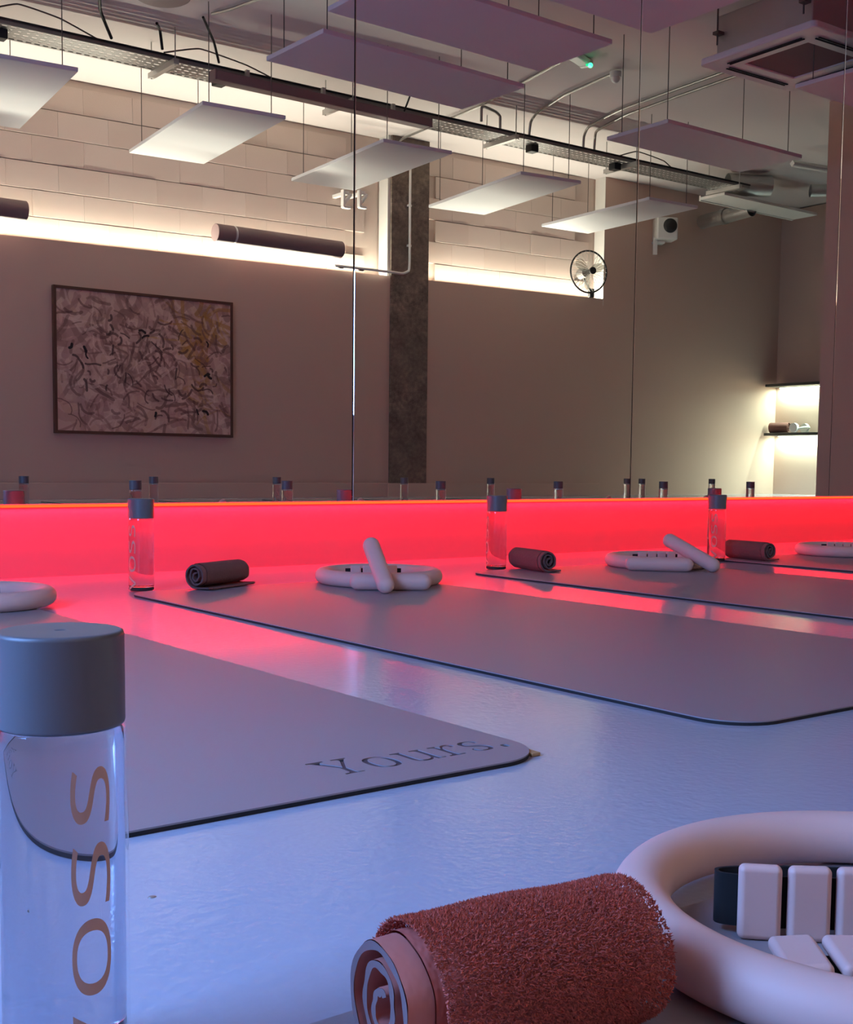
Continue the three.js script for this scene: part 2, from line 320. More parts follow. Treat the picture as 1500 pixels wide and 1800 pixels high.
function makeBangle(a, b) { // oval loop about the y axis, bars standing upright outside a black band
  const o = new THREE.Group(); o.name = 'wrist_weight'; o.userData.category = 'wrist weight';
  const N = 200, pts = []; let len = 0; const cum = [0];
  const P = t => { const c = Math.cos(t), s = Math.sin(t), e = 0.72; return V(a * Math.sign(c) * Math.abs(c) ** e, 0, b * Math.sign(s) * Math.abs(s) ** e); };
  for (let i = 0; i <= N; i++) { pts.push(P(i / N * 2 * Math.PI + Math.PI / 2)); if (i) { len += pts[i].distanceTo(pts[i - 1]); cum.push(len); } }
  const at = s => { s = ((s % len) + len) % len; let i = cum.findIndex(c => c > s); if (i < 1) i = N; const f = (s - cum[i - 1]) / (cum[i] - cum[i - 1]); return [pts[i - 1].clone().lerp(pts[i], f), pts[i].clone().sub(pts[i - 1]).normalize()]; };
  const strip = [];
  const inner = pts.slice(0, N).map(p => p.clone().multiplyScalar(1));
  const bandShape = new THREE.Shape(inner.map(p => new THREE.Vector2(p.x, p.z)));
  bandShape.holes.push(new THREE.Path(inner.map(p => { const q = p.clone(); return new THREE.Vector2(q.x * (a - 0.0025) / a, q.z * (b - 0.0025) / b); })));
  const band = new THREE.ExtrudeGeometry(bandShape, { depth: 0.034, bevelEnabled: false }).rotateX(Math.PI / 2).translate(0, 0.0395, 0);
  part('strap', band, M.strap, o);
  const w = 0.0272, n = Math.floor(len / (w + 0.0022)), seg = rbox(w, 0.049, 0.0095, 0.0042, 0, 0.0245, 0.0055, 4);
  for (let k = 0; k < n; k++) {
    const [p, t] = at((k + 0.5) * len / n); if (Math.abs(p.x) > a - 0.009 || p.z < 0) continue; const m = part('weight_bar_segment', seg, M.sili, o);
    m.position.copy(p); const out = V(-t.z, 0, t.x); if (out.dot(p) < 0) out.negate(); m.rotation.y = Math.atan2(out.x, out.z);
  }
  return o;
}
const bangle = makeBangle(0.072, 0.012), bangleFlat = makeBangle(0.068, 0.0075);
{
  const t = Math.atan2(-0.64, 0.77); // faces the camera side
  copy(bangle, [0.678, MT, 2.736], t, 'upright wrist weight of pale bars on a black band inside the nearest ring');
  const f = copy(bangleFlat, [0, 0, 0], 0, 'wrist weight lying on its side in front of the upright one');
  f.rotation.order = 'YXZ'; f.rotation.set(-Math.PI / 2, t, 0); f.position.set(0.607, MT + 0.0085, 2.832);
  for (const [x, z, w] of [[0.78, 0.60, 'in the ring at the left edge'], [1.80, 0.62, 'in the ring on the middle mat'], [2.86, 0.62, 'in the ring behind the crossed bars'], [3.86, 0.60, 'in the ring at the right edge']])
    copy(bangle, [x - 0.025, MT, z + 0.01], -0.5, `pale wrist weight on a black band ${w}`);
}

// ---------------------------------------------------------------- towels
function makeTowel(L, R, detail) { // axis along x, rolled spiral, lying with its lowest point at y = 0
  const o = new THREE.Group(); o.name = 'rolled_towel'; o.userData.category = 'towel';
  const turns = 2.6, N = 40 * 3 + 16, th = 0.0060, r0 = 0.006, mid = [];
  for (let i = 0; i <= N; i++) {
    const f = i / N, a = -Math.PI * 0.5 - (1 - f) * turns * 2 * Math.PI, r = r0 + (R - th / 2 - r0) * f;
    const wob = 1 + 0.16 * Math.sin(a * 1.7 + 1) * (1 - f) ** 0.8 + 0.06 * Math.sin(a * 5.3) * (1 - f);
    mid.push([r * wob * Math.cos(a) * (1 - 0.22 * (1 - f)), r * wob * Math.sin(a)]);
  }
  // the loose tail lies on the ground past the lowest point
  for (let i = 1; i <= (detail ? 1 : 5); i++) mid.push([mid[N][0] + 0.010 * i * (R / 0.04), -R + th / 2 + 0.0003 * i]);
  const left = [], right = [];
  for (let i = 0; i < mid.length; i++) {
    const p = mid[Math.max(0, i - 1)], q = mid[Math.min(mid.length - 1, i + 1)], dx = q[0] - p[0], dy = q[1] - p[1], l = Math.hypot(dx, dy), k = th / 2 * (0.70 + 0.12 * Math.sin(i * 0.9));
    left.push(new THREE.Vector2(mid[i][0] - dy / l * k, mid[i][1] + dx / l * k)); right.push(new THREE.Vector2(mid[i][0] + dy / l * k, mid[i][1] - dx / l * k));
  }
  const ribbon = (x0, x1, grow, ends) => { // closed sheet between x0 and x1
    const nx = detail ? Math.max(2, Math.round((x1 - x0) / 0.004)) : 4, loop = [...left, ...right.reverse()]; right.reverse();
    const pos = [], idx = [], uv = [], m = loop.length;
    for (let j = 0; j <= nx; j++) {
      const x = x0 + (x1 - x0) * j / nx, e = Math.min(1, Math.min(x + L / 2, L / 2 - x) / 0.012), sq = 0.96 + 0.04 * e;
      for (let i = 0; i < m; i++) {
        const n = detail ? 0.0011 * perlin.noise(x * 60, loop[i].x * 60, loop[i].y * 60) + 0.0016 * perlin.noise(x * 18, loop[i].x * 18, loop[i].y * 18) : 0, rr2 = Math.hypot(loop[i].x, loop[i].y) || 1;
        const g = (1 + (n + grow) / rr2) * sq; pos.push(x, loop[i].y * g + R * 1.0, loop[i].x * g); uv.push(x, i / m * 0.8);
      }
    }
    for (let j = 0; j < nx; j++) for (let i = 0; i < m; i++) { const a = j * m + i, b = j * m + (i + 1) % m, c = a + m, d = b + m; idx.push(a, b, c, b, d, c); }
    const g = new THREE.BufferGeometry(); g.setAttribute('position', new THREE.Float32BufferAttribute(pos, 3)); g.setAttribute('uv', new THREE.Float32BufferAttribute(uv, 2)); g.setIndex(idx); g.computeVertexNormals();
    return g;
  };
  const endCap = (x) => { // flat spiral face
    const loop = [...left, ...right.slice().reverse()], s = new THREE.ShapeGeometry(new THREE.Shape(loop));
    const p = s.attributes.position; for (let i = 0; i < p.count; i++) { const u = p.getX(i), v = p.getY(i); p.setXYZ(i, x, v * 0.96 + R, u * 0.96); } s.computeVertexNormals(); return s;
  };
  const hem = 0.014;
  part('roll', ribbon(-L / 2 + hem, L / 2 - hem * 0.4, 0.0012), detail ? M.towelBig : M.towel, o);
  const h = part('hem', merge([ribbon(-L / 2, -L / 2 + hem, 0), ribbon(L / 2 - hem * 0.4, L / 2, 0)]), detail ? M.hemBig : M.hem, o); h.userData.label = 'smooth woven hem';
  for (const q of [-1, 1]) { const e = part('end_fold', endCap(q * (L / 2 + 0.0002)), detail ? M.towelEdge : M.towelEnd, o); e.userData.label = 'paler coiled end'; }
  if (detail) { // terry pile
    const loopG = new THREE.ConeGeometry(0.00055, 0.0024, 4, 1).translate(0, 0.0008, 0), cnt = 48000, im = new THREE.InstancedMesh(loopG, std({ color: 0xffffff, roughness: 1 }), cnt);
    im.name = 'terry_pile'; im.userData.kind = 'stuff'; im.castShadow = im.receiveShadow = true;
    const m4 = new THREE.Matrix4(), q = new THREE.Quaternion(), up = V(0, 1, 0), col = new THREE.Color();
    for (let i = 0; i < cnt; i++) {
      const x = rr(-L / 2 + hem, L / 2 - 0.003), a = rr(0, Math.PI * 2), rad = R + 0.0009, e2 = Math.min(1, Math.min(x + L / 2, L / 2 - x) / 0.012), sq = 0.96 + 0.04 * e2;
      const n = V(rr(-1, 1), Math.sin(a) + rr(-0.8, 0.8), Math.cos(a) + rr(-0.8, 0.8)).normalize();
      const bump = 0.0016 * perlin.noise(x * 18, rad * Math.cos(a) * 18, rad * Math.sin(a) * 18);
      q.setFromUnitVectors(up, n); const k = rr(0.6, 1.25);
      m4.compose(V(x, Math.sin(a) * (rad + bump) * sq + R, Math.cos(a) * (rad + bump) * sq), q, V(k, k, k)); im.setMatrixAt(i, m4);
      const c = rr(0.6, 1.3); col.setRGB(0.62 * c, 0.155 * c, 0.115 * c); im.setColorAt(i, col);
    }
    o.add(im);
  }
  return o;
}
const towelBig = makeTowel(0.158, 0.038, true), towelSmall = makeTowel(0.19, 0.034, false);
function towelAt(src, a, b, y, label, group) { // a: centre of the coiled end seen, b: other end
  const o = copy(src, [(a[0] + b[0]) / 2, y, (a[1] + b[1]) / 2], Math.atan2(-(b[1] - a[1]), b[0] - a[0]), label, group); return o;
}
towelAt(towelBig, [0.331, 2.725], [0.489, 2.743], MT, 'big reddish brown rolled towel in the foreground');
const ax = (x, z, dx, dz, L = 0.19) => { const l = Math.hypot(dx, dz); return [[x, z], [x + dx / l * L, z + dz / l * L]]; };
towelAt(towelSmall, ...ax(1.317, 0.541, 0.17, -0.143 + 0.06), MT, 'dark rolled towel at the left corner of the middle mat');
towelAt(towelSmall, ...ax(2.401, 0.61, 0.20, -0.93, 0.17), MT, 'rolled towel with its coiled end showing, left of the crossed bars');
towelAt(towelSmall, ...ax(3.355, 0.66, 0.10, -0.87, 0.17), MT, 'rolled towel at the corner of the farthest mat, right of the third far bottle');

// small rolled towels and bars of the rows behind, seen just above the mirror's lower edge
for (let k = 2; k < 7; k++) {
  const bx = [2.551, 3.438, 4.508, 5.478, 6.486][k - 2];
  towelAt(towelSmall, [bx + 0.14, 2.70], [bx + 0.30, 2.62], MT, `rolled towel of the middle row in the mirror, ${ordinal[k - 2]} from the left`, 'towels of the middle row');
  copy(ring0, [bx + 0.55, MT, 2.78], 0, `pale weight ring of the middle row in the mirror, ${ordinal[k - 2]} from the left`, 'rings of the middle row');
  barAt(V(bx + 0.40, MT + 0.021, 2.595), V(bx + 0.52, MT + 0.098, 2.66), `white weight bar leaning on a middle-row ring, ${ordinal[k - 2]} from the left in the mirror`, 'leaning bars of the middle row');
}

// ---------------------------------------------------------------- things on and above the back wall
{ // painting
  const W = 1.69, H = 1.24, t = thing('painting', 'large abstract painting of tangled strokes in a dark wooden frame', 'painting', [4.588, 1.181, ZB]);
  const c = document.createElement('canvas'); c.width = 1024; c.height = 752; const x = c.getContext('2d');
  x.fillStyle = '#d9c8bd'; x.fillRect(0, 0, 1024, 752);
  const cols = ['#c9b3ad', '#b59a97', '#e2d6cb', '#8d7470', '#d8c9be', '#a8908c', '#cfb9a6', '#e6ddd3', '#bfa79f', '#97807a'];
  const stroke = (cx, cy, s, w, col, al) => {
    x.strokeStyle = col; x.globalAlpha = al; x.lineWidth = w; x.lineCap = 'round'; x.beginPath();
    let px = cx, py = cy, a = rr(0, 6.28), k = rr(-0.5, 0.5); x.moveTo(px, py);
    for (let i = 0; i < 7; i++) { a += k * 0.55 + rr(-0.3, 0.3); px += Math.cos(a) * s / 6; py += Math.sin(a) * s / 6; x.lineTo(px, py); }
    x.stroke();
  };
  for (let i = 0; i < 420; i++) stroke(rr(-20, 1044), rr(-20, 772), rr(80, 240), rr(10, 46), cols[Math.floor(rnd() * cols.length)], 0.55);
  for (let i = 0; i < 26; i++) stroke(820 + rr(-120, 170), 90 + rr(-60, 170), rr(90, 230), rr(10, 34), ['#b08a3c', '#a98443', '#c4a45c'][i % 3], 0.5);
  for (let i = 0; i < 14; i++) stroke(900 + rr(-60, 60), 480 + rr(-120, 180), rr(80, 180), rr(8, 22), '#ae9150', 0.4);
  for (let i = 0; i < 260; i++) stroke(rr(60, 990), rr(60, 720), rr(40, 130), rr(6, 18), ['#6d5350', '#efe6dd', '#7d6460', '#5a4341', '#d8c7bd', '#9b7f78'][i % 6], 0.5);
  for (let i = 0; i < 60; i++) { const r = rnd() ** 0.6 * 360, a = rr(0, 6.28); stroke(520 + r * Math.cos(a) * 1.15, 390 + r * Math.sin(a) * 0.85, rr(20, 80), rr(5, 14), i % 3 ? '#4a3434' : '#2a1c1d', 0.6); }
  for (const [a, b] of [[150, 300], [165, 320], [70, 310], [880, 250], [860, 420], [900, 430], [820, 640], [850, 620], [560, 640], [500, 200], [520, 215]]) stroke(a, b, rr(16, 40), rr(8, 15), '#140e10', 0.95);
  x.globalAlpha = 1;
  const tx = new THREE.CanvasTexture(c); tx.wrapS = THREE.RepeatWrapping; tx.repeat.x = -1; tx.offset.x = 1; tx.colorSpace = THREE.SRGBColorSpace;
  const g = new THREE.PlaneGeometry(W - 0.05, H - 0.05).rotateY(Math.PI).translate(0, 0, -0.036);
  part('canvas', merge([box(W - 0.05, H - 0.05, 0.03, 0, 0, -0.019)]), M.white, t);
  part('paint_surface', g, std({ map: tx, roughness: 0.6, color: lin(0.92, 0.76, 0.73) }), t);
  for (const s of [-1, 1]) { part('frame_side', rbox(0.025, H, 0.045, 0.003, s * (W / 2 - 0.0125), 0, -0.0235), M.frameWood, t); part('frame_rail', rbox(W - 0.05, 0.025, 0.045, 0.003, 0, s * (H / 2 - 0.0125), -0.0235), M.frameWood, t); }
}
// brown tubes over the lit ledge
function tubeLamp(x0, x1, y, label) {
  const t = thing('tube_fitting', label, 'tube fitting', [(x0 + x1) / 2, y, 6.87]), L = x1 - x0, r = 0.080;
  const cyl = (a, b) => new THREE.LatheGeometry([[0, a], [r - 0.004, a], [r, a + 0.004], [r, b - 0.004], [r - 0.004, b], [0, b]].map(p => new THREE.Vector2(...p)), 40).rotateZ(-Math.PI / 2);
  part('long_sleeve', cyl(-L / 2 + 0.20, L / 2), M.mauve, t); part('short_sleeve', cyl(-L / 2, -L / 2 + 0.18), M.mauve, t);
  const b = part('collar', cyl(-L / 2 + 0.178, -L / 2 + 0.202).scale(1, 0.985, 0.985), M.whitePlastic, t); b.userData.label = 'pale collar between the sleeves';
  for (const s of [-0.32, 0.36]) part('bracket', box(0.03, 0.03, 0.24, s * L, -0.02, 0.17), M.whitePlastic, t);
}
tubeLamp(5.206, 6.560, 2.395, 'long brown tube with a pale collar in front of the lit blockwork'); tubeLamp(2.12, 3.494, 2.355, 'brown tube cut by the left edge of the photo above the lit ledge');
{ // fan
  const t = thing('wall_fan', 'round wire-guarded wall fan beside the end of the lit recess', 'fan', [9.865, 2.525, 6.83], 0.25);
  const R = 0.232, wires = [], rings = [];
  for (const z of [-0.075, 0.055]) for (let i = 0; i < 28; i++) { const a = i / 28 * 2 * Math.PI + (z > 0 ? 0.1 : 0); wires.push(tube([V(0.05 * Math.cos(a), 0.05 * Math.sin(a), z), V(0.16 * Math.cos(a), 0.16 * Math.sin(a), z * 0.9), V(R * Math.cos(a), R * Math.sin(a), z > 0 ? 0.012 : -0.012)], 0.002, 6, 5)); }
  part('guard', merge(wires), M.galv, t);
  part('rim', merge([new THREE.TorusGeometry(R, 0.010, 10, 64)]), M.black, t);
  const blade = () => { const s = new THREE.Shape(); s.moveTo(0.03, -0.02); s.bezierCurveTo(0.1, -0.07, 0.18, -0.08, 0.20, -0.02); s.bezierCurveTo(0.205, 0.04, 0.12, 0.06, 0.03, 0.025); return new THREE.ExtrudeGeometry(s, { depth: 0.003, bevelEnabled: true, bevelSize: 0.001, bevelThickness: 0.001, bevelSegments: 1 }).rotateX(0.4); };
  for (let i = 0; i < 3; i++) { const b = part('blade', blade(), M.clearBlade ??= phy({ color: lin(0.72, 0.71, 0.68), transmission: 0.9, thickness: 0, roughness: 0.25 }), t); b.rotation.z = i * 2.094 + 0.5; }
  part('hub', new THREE.CylinderGeometry(0.036, 0.040, 0.03, 32).rotateX(Math.PI / 2).translate(0, 0, -0.085), M.black, t);
  part('motor', new THREE.CylinderGeometry(0.06, 0.05, 0.12, 32).rotateX(Math.PI / 2).translate(0, 0, 0.12), M.tray, t);
  part('mount', merge([rod(V(0, -0.02, 0.15), V(0.16, -0.19, 0.21), 0.014), rbox(0.06, 0.10, 0.05, 0.008, 0.17, -0.20, 0.225)]), M.black, t);
}
{ // two white brackets under the third panel
  const t = thing('wall_bracket', 'white angled bracket on the blockwork, left one of the pair beside the column', 'bracket', [6.66, 2.90, 6.93]);
  part('upright', rbox(0.022, 0.17, 0.05, 0.004, -0.04, 0.0, 0), M.whitePlastic, t); part('foot', rbox(0.08, 0.022, 0.05, 0.004, 0, -0.08, 0), M.whitePlastic, t);
  part('strut', merge([rod(V(-0.03, -0.05, 0), V(0.05, 0.05, 0), 0.018)]), M.whitePlastic, t); part('arm', box(0.04, 0.03, 0.30, 0, 0.06, 0.13), M.whitePlastic, t);
  copy(t, [6.85, 2.925, 6.93], 0, 'white angled bracket on the blockwork, right one of the pair beside the column');
}
{ // white box with a round black front
  const t = thing('wall_speaker', 'white box with a round black front high on the back wall', 'speaker', [11.16, 3.16, 6.87], 0.5);
  part('case', rbox(0.26, 0.26, 0.22, 0.02, 0, 0, 0.02), M.whitePlastic, t);
  part('front', new THREE.SphereGeometry(0.085, 32, 16, 0, Math.PI * 2, 0, Math.PI / 2).scale(1, 0.5, 1).rotateX(-Math.PI / 2).translate(0.03, 0.03, -0.088), M.black, t);
  part('bracket', merge([rbox(0.05, 0.20, 0.03, 0.005, -0.12, -0.2, 0.0), rbox(0.14, 0.03, 0.12, 0.005, -0.07, -0.15, 0.05)]), M.whitePlastic, t);
}
{ // conduit down the column
  const t = thing('conduit', 'pale conduit running down the concrete column and bending along the ledge', 'conduit', [0, 0, 0]);
  part('pipe', tube([V(7.446, 3.45, 6.955), V(7.446, 3.0, 6.955), V(7.448, 2.42, 6.955), V(7.44, 2.30, 6.955), V(7.36, 2.262, 6.955), V(7.2, 2.262, 6.955), V(6.55, 2.255, 6.955)], 0.013, 80, 10), M.whitePlastic, t);
  for (const y of [2.55, 2.95]) part('clip', box(0.04, 0.02, 0.03, 7.446, y, 6.965), M.whitePlastic, t);
  for (const x of [6.62, 6.86]) part('clip', box(0.05, 0.025, 0.03, x, 2.25, 6.965), M.black, t);
}
// ---------------------------------------------------------------- hanging panels
function hangPanel(x, z, h, alongX, turn, label, w = 1.6, d = 0.645) {
  const t = thing('ceiling_panel', label, 'ceiling panel', [x, h, z], turn, 'flat white panels hung from the ceiling');
  const W = alongX ? w : d, Dp = alongX ? d : w;
  part('board', rbox(W, 0.028, Dp, 0.004, 0, 0.014, 0), M.panel, t);
  part('frame', merge([box(W - 0.1, 0.02, 0.02, 0, 0.038, Dp / 2 - 0.08), box(W - 0.1, 0.02, 0.02, 0, 0.038, -Dp / 2 + 0.08)]), M.galv, t);
  for (const sx of [-1, 1]) for (const sz of [-1, 1]) {
    const px = sx * (W / 2 - 0.08), pz = sz * (Dp / 2 - 0.08), wx = x + px * Math.cos(turn) + pz * Math.sin(turn);
    part('hanger_wire', rod(V(px, 0.03, pz), V(px, ceilY(wx) - h, pz), 0.0035, 6), M.wire, t);
  }
}
hangPanel(2.83, 5.46, 2.83, false, 0.1, 'white hanging panel at the upper left edge, nearest the blockwork');
hangPanel(4.42, 5.54, 2.83, false, 0.09, 'white hanging panel above and right of the framed painting');
hangPanel(5.96, 5.54, 2.83, false, 0.075, 'white hanging panel in front of the concrete column top');
hangPanel(7.52, 5.62, 2.83, false, 0.13, 'white hanging panel just right of the concrete column');
hangPanel(9.05, 5.62, 2.83, false, 0.06, 'white hanging panel above the round wall fan');
hangPanel(4.72, 3.37, 2.83, true, -0.02, 'mauve-lit hanging panel below the long dark batten');
hangPanel(4.57, 2.42, 2.83, true, -0.01, 'biggest mauve-lit hanging panel at the top centre of the photo');
hangPanel(7.68, 3.32, 2.83, true, 0.0, 'mauve-lit hanging panel at the right, left of the pink partition', 1.6, 0.62);
hangPanel(4.62, 1.52, 2.83, true, 0.0, 'purple-lit hanging panel cut by the top edge of the photo');
hangPanel(7.72, 1.62, 2.83, true, 0.0, 'lilac-lit hanging panel in front of the air conditioning unit');

// ---------------------------------------------------------------- cable tray and fittings
{
  const t = thing('cable_tray', 'long perforated metal cable tray hung below the ceiling', 'cable tray', [0, 0, 0]);
  const sec = new THREE.Shape(); sec.moveTo(0, 0); sec.lineTo(1, 0); sec.lineTo(1, 0.30); sec.lineTo(0, 0.30);
  for (let i = 0; i < 16; i++) for (let j = 0; j < 5; j++) {
    if ((i + j) % 2 && j !== 0 && j !== 4) { }
    const cx = 0.031 + i * 0.0625, cy = 0.03 + j * 0.06, w = j % 2 ? 0.012 : 0.020, p = new THREE.Path(); p.moveTo(cx - w, cy - 0.010); p.lineTo(cx - w, cy + 0.010); p.lineTo(cx + w, cy + 0.010); p.lineTo(cx + w, cy - 0.010); sec.holes.push(p);
  }
  const bottom = new THREE.ExtrudeGeometry(sec, { depth: 0.002, bevelEnabled: false }).rotateX(Math.PI / 2);
  const one = merge([bottom, box(1, 0.028, 0.002, 0.5, 0.014, 0), box(1, 0.028, 0.002, 0.5, 0.014, 0.30)]);
  for (let k = 0; k < 9; k++) { const m = part('tray_section', one, M.tray, t); m.position.set(2.0 + k, 3.33 + 0.006 * k, 5.52); m.rotation.z = 0.006; }
  for (let k = 0; k < 6; k++) {
    const x = 2.55 + k * 1.6 + (k > 2 ? 0.2 : 0), y = 3.33 + 0.006 * (x - 2);
    const b = part('support', merge([box(0.042, 0.042, 0.46, 0, -0.024, 0.15), rod(V(0, -0.05, -0.06), V(0, ceilY(x) - y, -0.06), 0.005), rod(V(0, -0.05, 0.36), V(0, ceilY(x) - y, 0.36), 0.005)]), M.galv, t); b.position.set(x, y, 5.52);
  }
  for (const [x, w] of [[2.9, 0.10], [4.62, 0.09], [7.93, 0.09], [9.05, 0.09]]) { const b = part('junction_box', rbox(w, 0.07, 0.09, 0.006), M.black, t); b.position.set(x, 3.30 + 0.006 * (x - 2), 5.66); }
  part('rail', box(9, 0.014, 0.014, 0, 0, 0).rotateZ(0.006).translate(6.5, 3.39, 5.515), M.dark, t);
}
{
  const t = thing('batten', 'long brown linear batten fixed along the cable tray', 'batten light', [5.46, 3.26, 5.40]);
  part('case', rbox(2.05, 0.075, 0.11, 0.012), M.mauve, t);
  for (const s of [-1, 1]) part('end_cap', rbox(0.015, 0.08, 0.115, 0.004, s * 1.03, 0, 0), M.mauve, t);
  for (const s of [-0.7, 0, 0.7]) part('hanger', box(0.03, 0.10, 0.03, s, 0.07, 0.06), M.galv, t);
}
function cable(pts, r, label, m = M.black, name = 'cable') { const t = thing(name, label, name === 'cable' ? 'cable' : 'conduit', [0, 0, 0]); part(name === 'cable' ? 'cord' : 'pipe', tube(pts, r, 60, 8), m, t); return t; }
cable([V(3.37, 3.55, 5.0), V(3.50, 3.50, 5.3), V(3.66, 3.395, 5.49)], 0.012, 'thick black cable dropping from the ceiling to the tray, far left');
cable([V(3.86, 3.45, 5.15), V(4.0, 3.50, 5.4), V(4.06, 3.40, 5.49)], 0.011, 'black cable from the ceiling speaker down to the tray');
cable([V(4.2, 3.555, 5.1), V(4.40, 3.48, 5.32), V(4.53, 3.40, 5.49)], 0.010, 'black cable hanging from the pale conduit to the left end of the batten');
cable([V(2.75, 3.40, 5.55), V(3.0, 3.50, 5.55), V(3.3, 3.47, 5.55), V(3.6, 3.38, 5.55)], 0.006, 'thin cable arching over the tray at the upper left', M.wire);
cable([V(4.1, 3.40, 5.55), V(4.4, 3.49, 5.55), V(4.8, 3.45, 5.55), V(5.1, 3.38, 5.55)], 0.006, 'thin cable arching over the left end of the batten', M.wire);
cable([V(6.25, 3.33, 5.42), V(6.22, 3.42, 5.3), V(6.15, 3.56, 5.1), V(6.12, 3.60, 5.0)], 0.008, 'black cable curving up from the right end of the batten');
cable([V(9.0, 3.42, 5.6), V(9.3, 3.52, 5.6), V(9.7, 3.49, 5.6), V(9.9, 3.40, 5.6)], 0.006, 'thin cable arching over the right part of the tray', M.wire);
cable([V(4.22, 3.555, 5.0), V(4.28, 3.55, 4.8), V(4.4, 3.56, 4.3)], 0.012, 'short pale conduit along the ceiling at the upper left', M.conduit, 'conduit');
cable([V(7.88, 3.38, 5.66), V(7.87, 3.56, 5.62), V(7.80, 3.60, 5.45), V(7.62, 3.60, 4.9), V(7.53, 3.60, 4.235)], 0.013, 'conduit bending from the tray to the small round ceiling sensor', M.conduit, 'conduit');
cable([V(7.33, 3.50, 7.06), V(7.31, 3.58, 6.9), V(7.25, 3.60, 5.65), V(6.98, 3.60, 4.27)], 0.013, 'long straight conduit across the ceiling to the emergency light', M.conduit, 'conduit');
cable([V(7.50, 3.39, 5.63), V(7.50, 3.55, 5.63), V(7.42, 3.575, 5.60), V(7.25, 3.575, 5.55), V(7.17, 3.54, 5.5), V(7.16, 3.42, 5.49)], 0.013, 'hooped conduit looping over the tray', M.conduit, 'conduit');
cable([V(8.62, 3.40, 5.68), V(8.60, 3.56, 5.65), V(8.52, 3.61, 5.5), V(8.35, 3.61, 4.9), V(8.22, 3.61, 3.43)], 0.013, 'left pipe of the parallel conduit pair on the ceiling', M.conduit, 'conduit');
cable([V(8.78, 3.40, 5.69), V(8.76, 3.56, 5.66), V(8.68, 3.61, 5.55), V(8.50, 3.61, 4.95), V(8.38, 3.61, 3.48)], 0.013, 'right pipe of the parallel conduit pair on the ceiling', M.conduit, 'conduit');
{
  const t = thing('emergency_light', 'slim metal emergency light with a small green indicator on the ceiling', 'emergency light', [7.02, 3.585, 4.10], -0.35);
  part('case', rbox(0.30, 0.05, 0.10, 0.012), M.whitePlastic, t); part('end_cap', rbox(0.06, 0.054, 0.105, 0.01, 0.13, 0, 0), M.galv, t);
  part('indicator', new THREE.SphereGeometry(0.013, 16, 8).translate(0.08, -0.028, -0.035), glow(new THREE.Color(0.02, 1, 0.35), 1.0), t);
  const l = new THREE.PointLight(new THREE.Color(0.05, 1, 0.4), 0.003); l.position.set(7.09, 3.535, 4.04); l.castShadow = true; scene.add(l);
}
{
  const t = thing('ceiling_sensor', 'small round white sensor at the end of a ceiling conduit', 'sensor', [7.52, 3.58, 4.18]);
  part('base', new THREE.CylinderGeometry(0.05, 0.05, 0.045, 24), M.whitePlastic, t); part('dome', new THREE.SphereGeometry(0.038, 24, 12).translate(0, -0.03, 0), M.whitePlastic, t);
}
{
  const t = thing('ceiling_speaker', 'round dark speaker hung under the ceiling at the top left', 'speaker', [3.70, 3.46, 4.72]);
  part('drum', new THREE.LatheGeometry([[0, 0], [0.17, 0], [0.19, 0.012], [0.20, 0.05], [0.19, 0.09], [0, 0.09]].map(p => new THREE.Vector2(...p)), 48), M.mauve, t);
  part('stem', new THREE.CylinderGeometry(0.02, 0.02, 0.02, 16).translate(0, 0.1, 0), M.whitePlastic, t);
}
{ // ceiling cassette
  const t = thing('air_conditioner', 'square ceiling air conditioning unit hung at the upper right', 'air conditioner', [7.2, 3.10, 2.11], 0.04);
  const f = rrect(-0.475, -0.475, 0.475, 0.475, 0.03), hole = rrect(-0.27, -0.27, 0.27, 0.27, 0.01); f.holes.push(hole);
  part('fascia', new THREE.ExtrudeGeometry(f, { depth: 0.03, bevelEnabled: true, bevelSize: 0.008, bevelThickness: 0.008, bevelSegments: 2 }).rotateX(Math.PI / 2).translate(0, 0.04, 0), M.whitePlastic, t);
  const gr = part('grille', box(0.54, 0.01, 0.54, 0, 0.018, 0), std({ color: lin(0.22, 0.10, 0.11), roughness: 0.7 }), t); gr.userData.label = 'darker central intake grille';
  for (let i = 0; i < 4; i++) { const a = i * Math.PI / 2, g = merge([box(0.62, 0.006, 0.012, 0, -0.006, 0.36), box(0.62, 0.006, 0.010, 0, -0.006, 0.385)]); const l = part('louvre', g, M.dark, t); l.rotation.y = a; }
  part('body', rbox(0.80, 0.28, 0.80, 0.01, 0, 0.19, 0), M.galv, t);
  for (const sx of [-1, 1]) for (const sz of [-1, 1]) part('hanger_rod', merge([rod(V(sx * 0.44, 0.12, sz * 0.36), V(sx * 0.44, ceilY(7.2) - 3.1 - 0.01, sz * 0.36), 0.006), box(0.08, 0.02, 0.05, sx * 0.42, 0.2, sz * 0.36)]), M.wire, t);
  const pp = part('pipework', merge([tube([V(0.4, 0.22, -0.2), V(0.6, 0.24, -0.25), V(0.8, 0.30, -0.3), V(1.1, 0.42, -0.3)], 0.035, 30, 12), tube([V(0.4, 0.16, -0.1), V(0.62, 0.17, -0.1), V(0.85, 0.25, -0.2), V(1.1, 0.36, -0.2)], 0.028, 30, 12), rbox(0.16, 0.14, 0.2, 0.01, 0.49, 0.2, 0.1), tube([V(0.4, 0.25, 0.1), V(0.6, 0.3, 0.12), V(0.9, 0.34, 0.1)], 0.02, 20, 10)]), M.black, t); pp.userData.label = 'black lagged pipework';
}
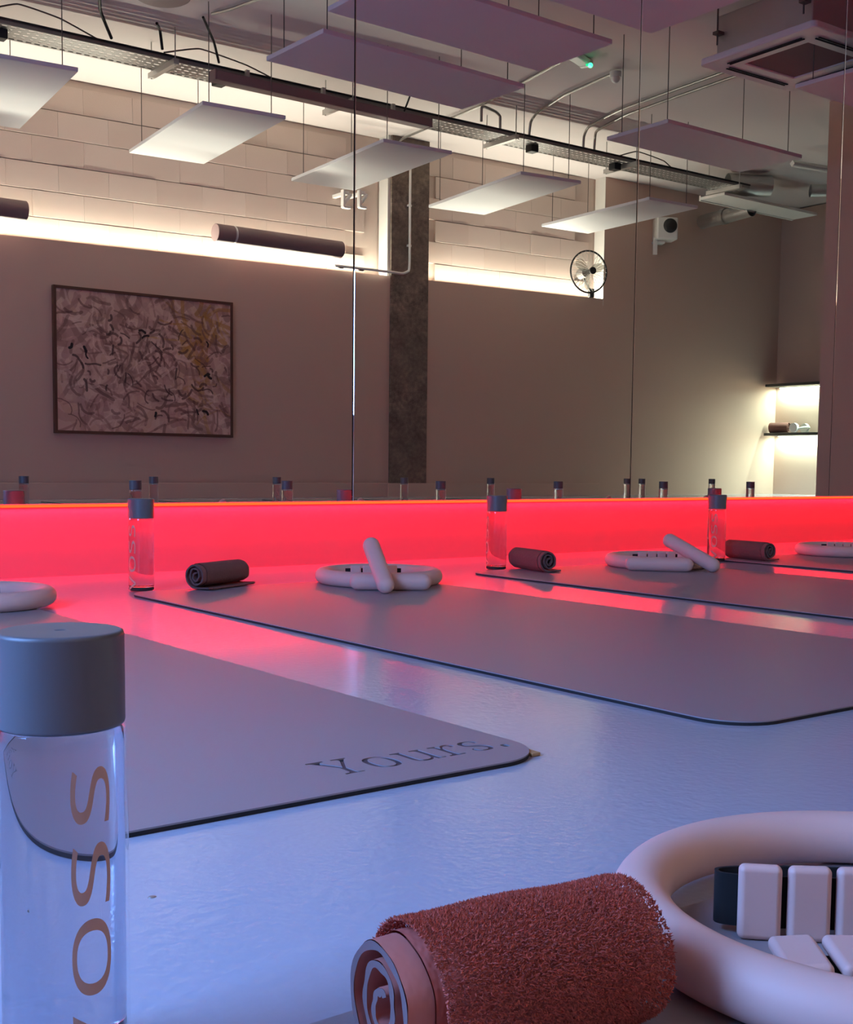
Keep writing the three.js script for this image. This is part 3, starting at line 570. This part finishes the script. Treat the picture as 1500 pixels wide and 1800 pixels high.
// ---------------------------------------------------------------- ducts at the far end
{
  const t = thing('duct', 'silver round duct under the far end of the cable tray', 'duct', [0, 0, 0]);
  const g = tube([V(11.85, 3.34, 6.9), V(11.80, 3.34, 6.5), V(11.78, 3.36, 6.1)], 0.085, 24, 24); part('pipe', g, M.galv, t); part('collar', tube([V(11.8, 3.34, 6.55), V(11.795, 3.34, 6.48)], 0.093, 4, 24), M.galv, t);
  const t2 = thing('duct', 'open-ended round duct above the far ceiling boxing', 'duct', [0, 0, 0]);
  part('pipe', new THREE.LatheGeometry([[0.11, 0], [0.12, 0], [0.12, 0.5], [0.11, 0.5], [0.11, 0]].map(p => new THREE.Vector2(...p)), 32).rotateZ(Math.PI / 2).rotateY(0.5).translate(11.6, 3.53, 5.72), M.galv, t2);
  const t3 = thing('duct', 'shiny silver duct running into the pink partition at the far right', 'duct', [0, 0, 0]);
  part('pipe', tube([V(11.85, 3.45, 5.35), V(12.2, 3.45, 5.05), V(12.6, 3.45, 4.75)], 0.07, 24, 24), M.galv, t3);
  const t4 = thing('ceiling_boxing', 'white boxed-in bulkhead beyond the end of the cable tray', 'bulkhead', [0, 0, 0]);
  part('board', box(1.7, 0.03, 0.34, 11.75, 3.36, 5.95).applyMatrix4(new THREE.Matrix4()), M.white, t4); part('side', box(1.7, 0.06, 0.02, 11.75, 3.365, 6.13), M.white, t4);
  const t5 = thing('beam', 'pale slender beam crossing the ducts at the far right', 'beam', [0, 0, 0]);
  part('bar', rod(V(10.9, 3.52, 4.9), V(12.9, 3.53, 4.6), 0.035, 4), M.white, t5);
}
// ---------------------------------------------------------------- lit shelves on the far wall
for (const [y, lab] of [[1.42, 'upper dark shelf with a light beneath it on the far wall'], [0.785, 'lower dark shelf with a light beneath it on the far wall']]) {
  const t = thing('wall_shelf', lab, 'shelf', [X1, y, 6.0]);
  part('board', rbox(0.30, 0.035, 1.9, 0.004, -0.15, 0, 0), M.shelf, t);
  part('light_strip', box(0.02, 0.008, 1.8, -0.05, -0.0225, 0), glow(C_SHELF, 2.5), t);
  areaLight(C_SHELF, L_SHELF, 1.8, 0.03, V(X1 - 0.05, y - 0.028, 6.0), V(X1 - 0.02, y - 1, 6.0));
}
{
  const y = 0.785 + 0.0175;
  const roll = makeTowel(0.26, 0.075, false); towelAt(roll, [13.36, 6.93], [13.42, 6.68], y, 'thick dark rolled towel lying on the lower lit shelf');
  const t = thing('headphones', 'pale headphones lying on the lower lit shelf', 'headphones', [13.36, y, 6.46]); t.scale.setScalar(1.5);
  part('band', new THREE.TorusGeometry(0.075, 0.009, 10, 40, Math.PI).rotateX(-Math.PI / 2 + 0.35).translate(0, 0.02, 0), M.whitePlastic, t);
  for (const s of [-1, 1]) part('ear_cup', new THREE.CylinderGeometry(0.04, 0.04, 0.03, 24).rotateZ(Math.PI / 2).translate(s * 0.075, 0.04, 0.01), M.whitePlastic, t);
}
scene.traverse(o => { if (o.isMesh) { o.castShadow = o.receiveShadow = true; } });
renderer.render(scene, camera);
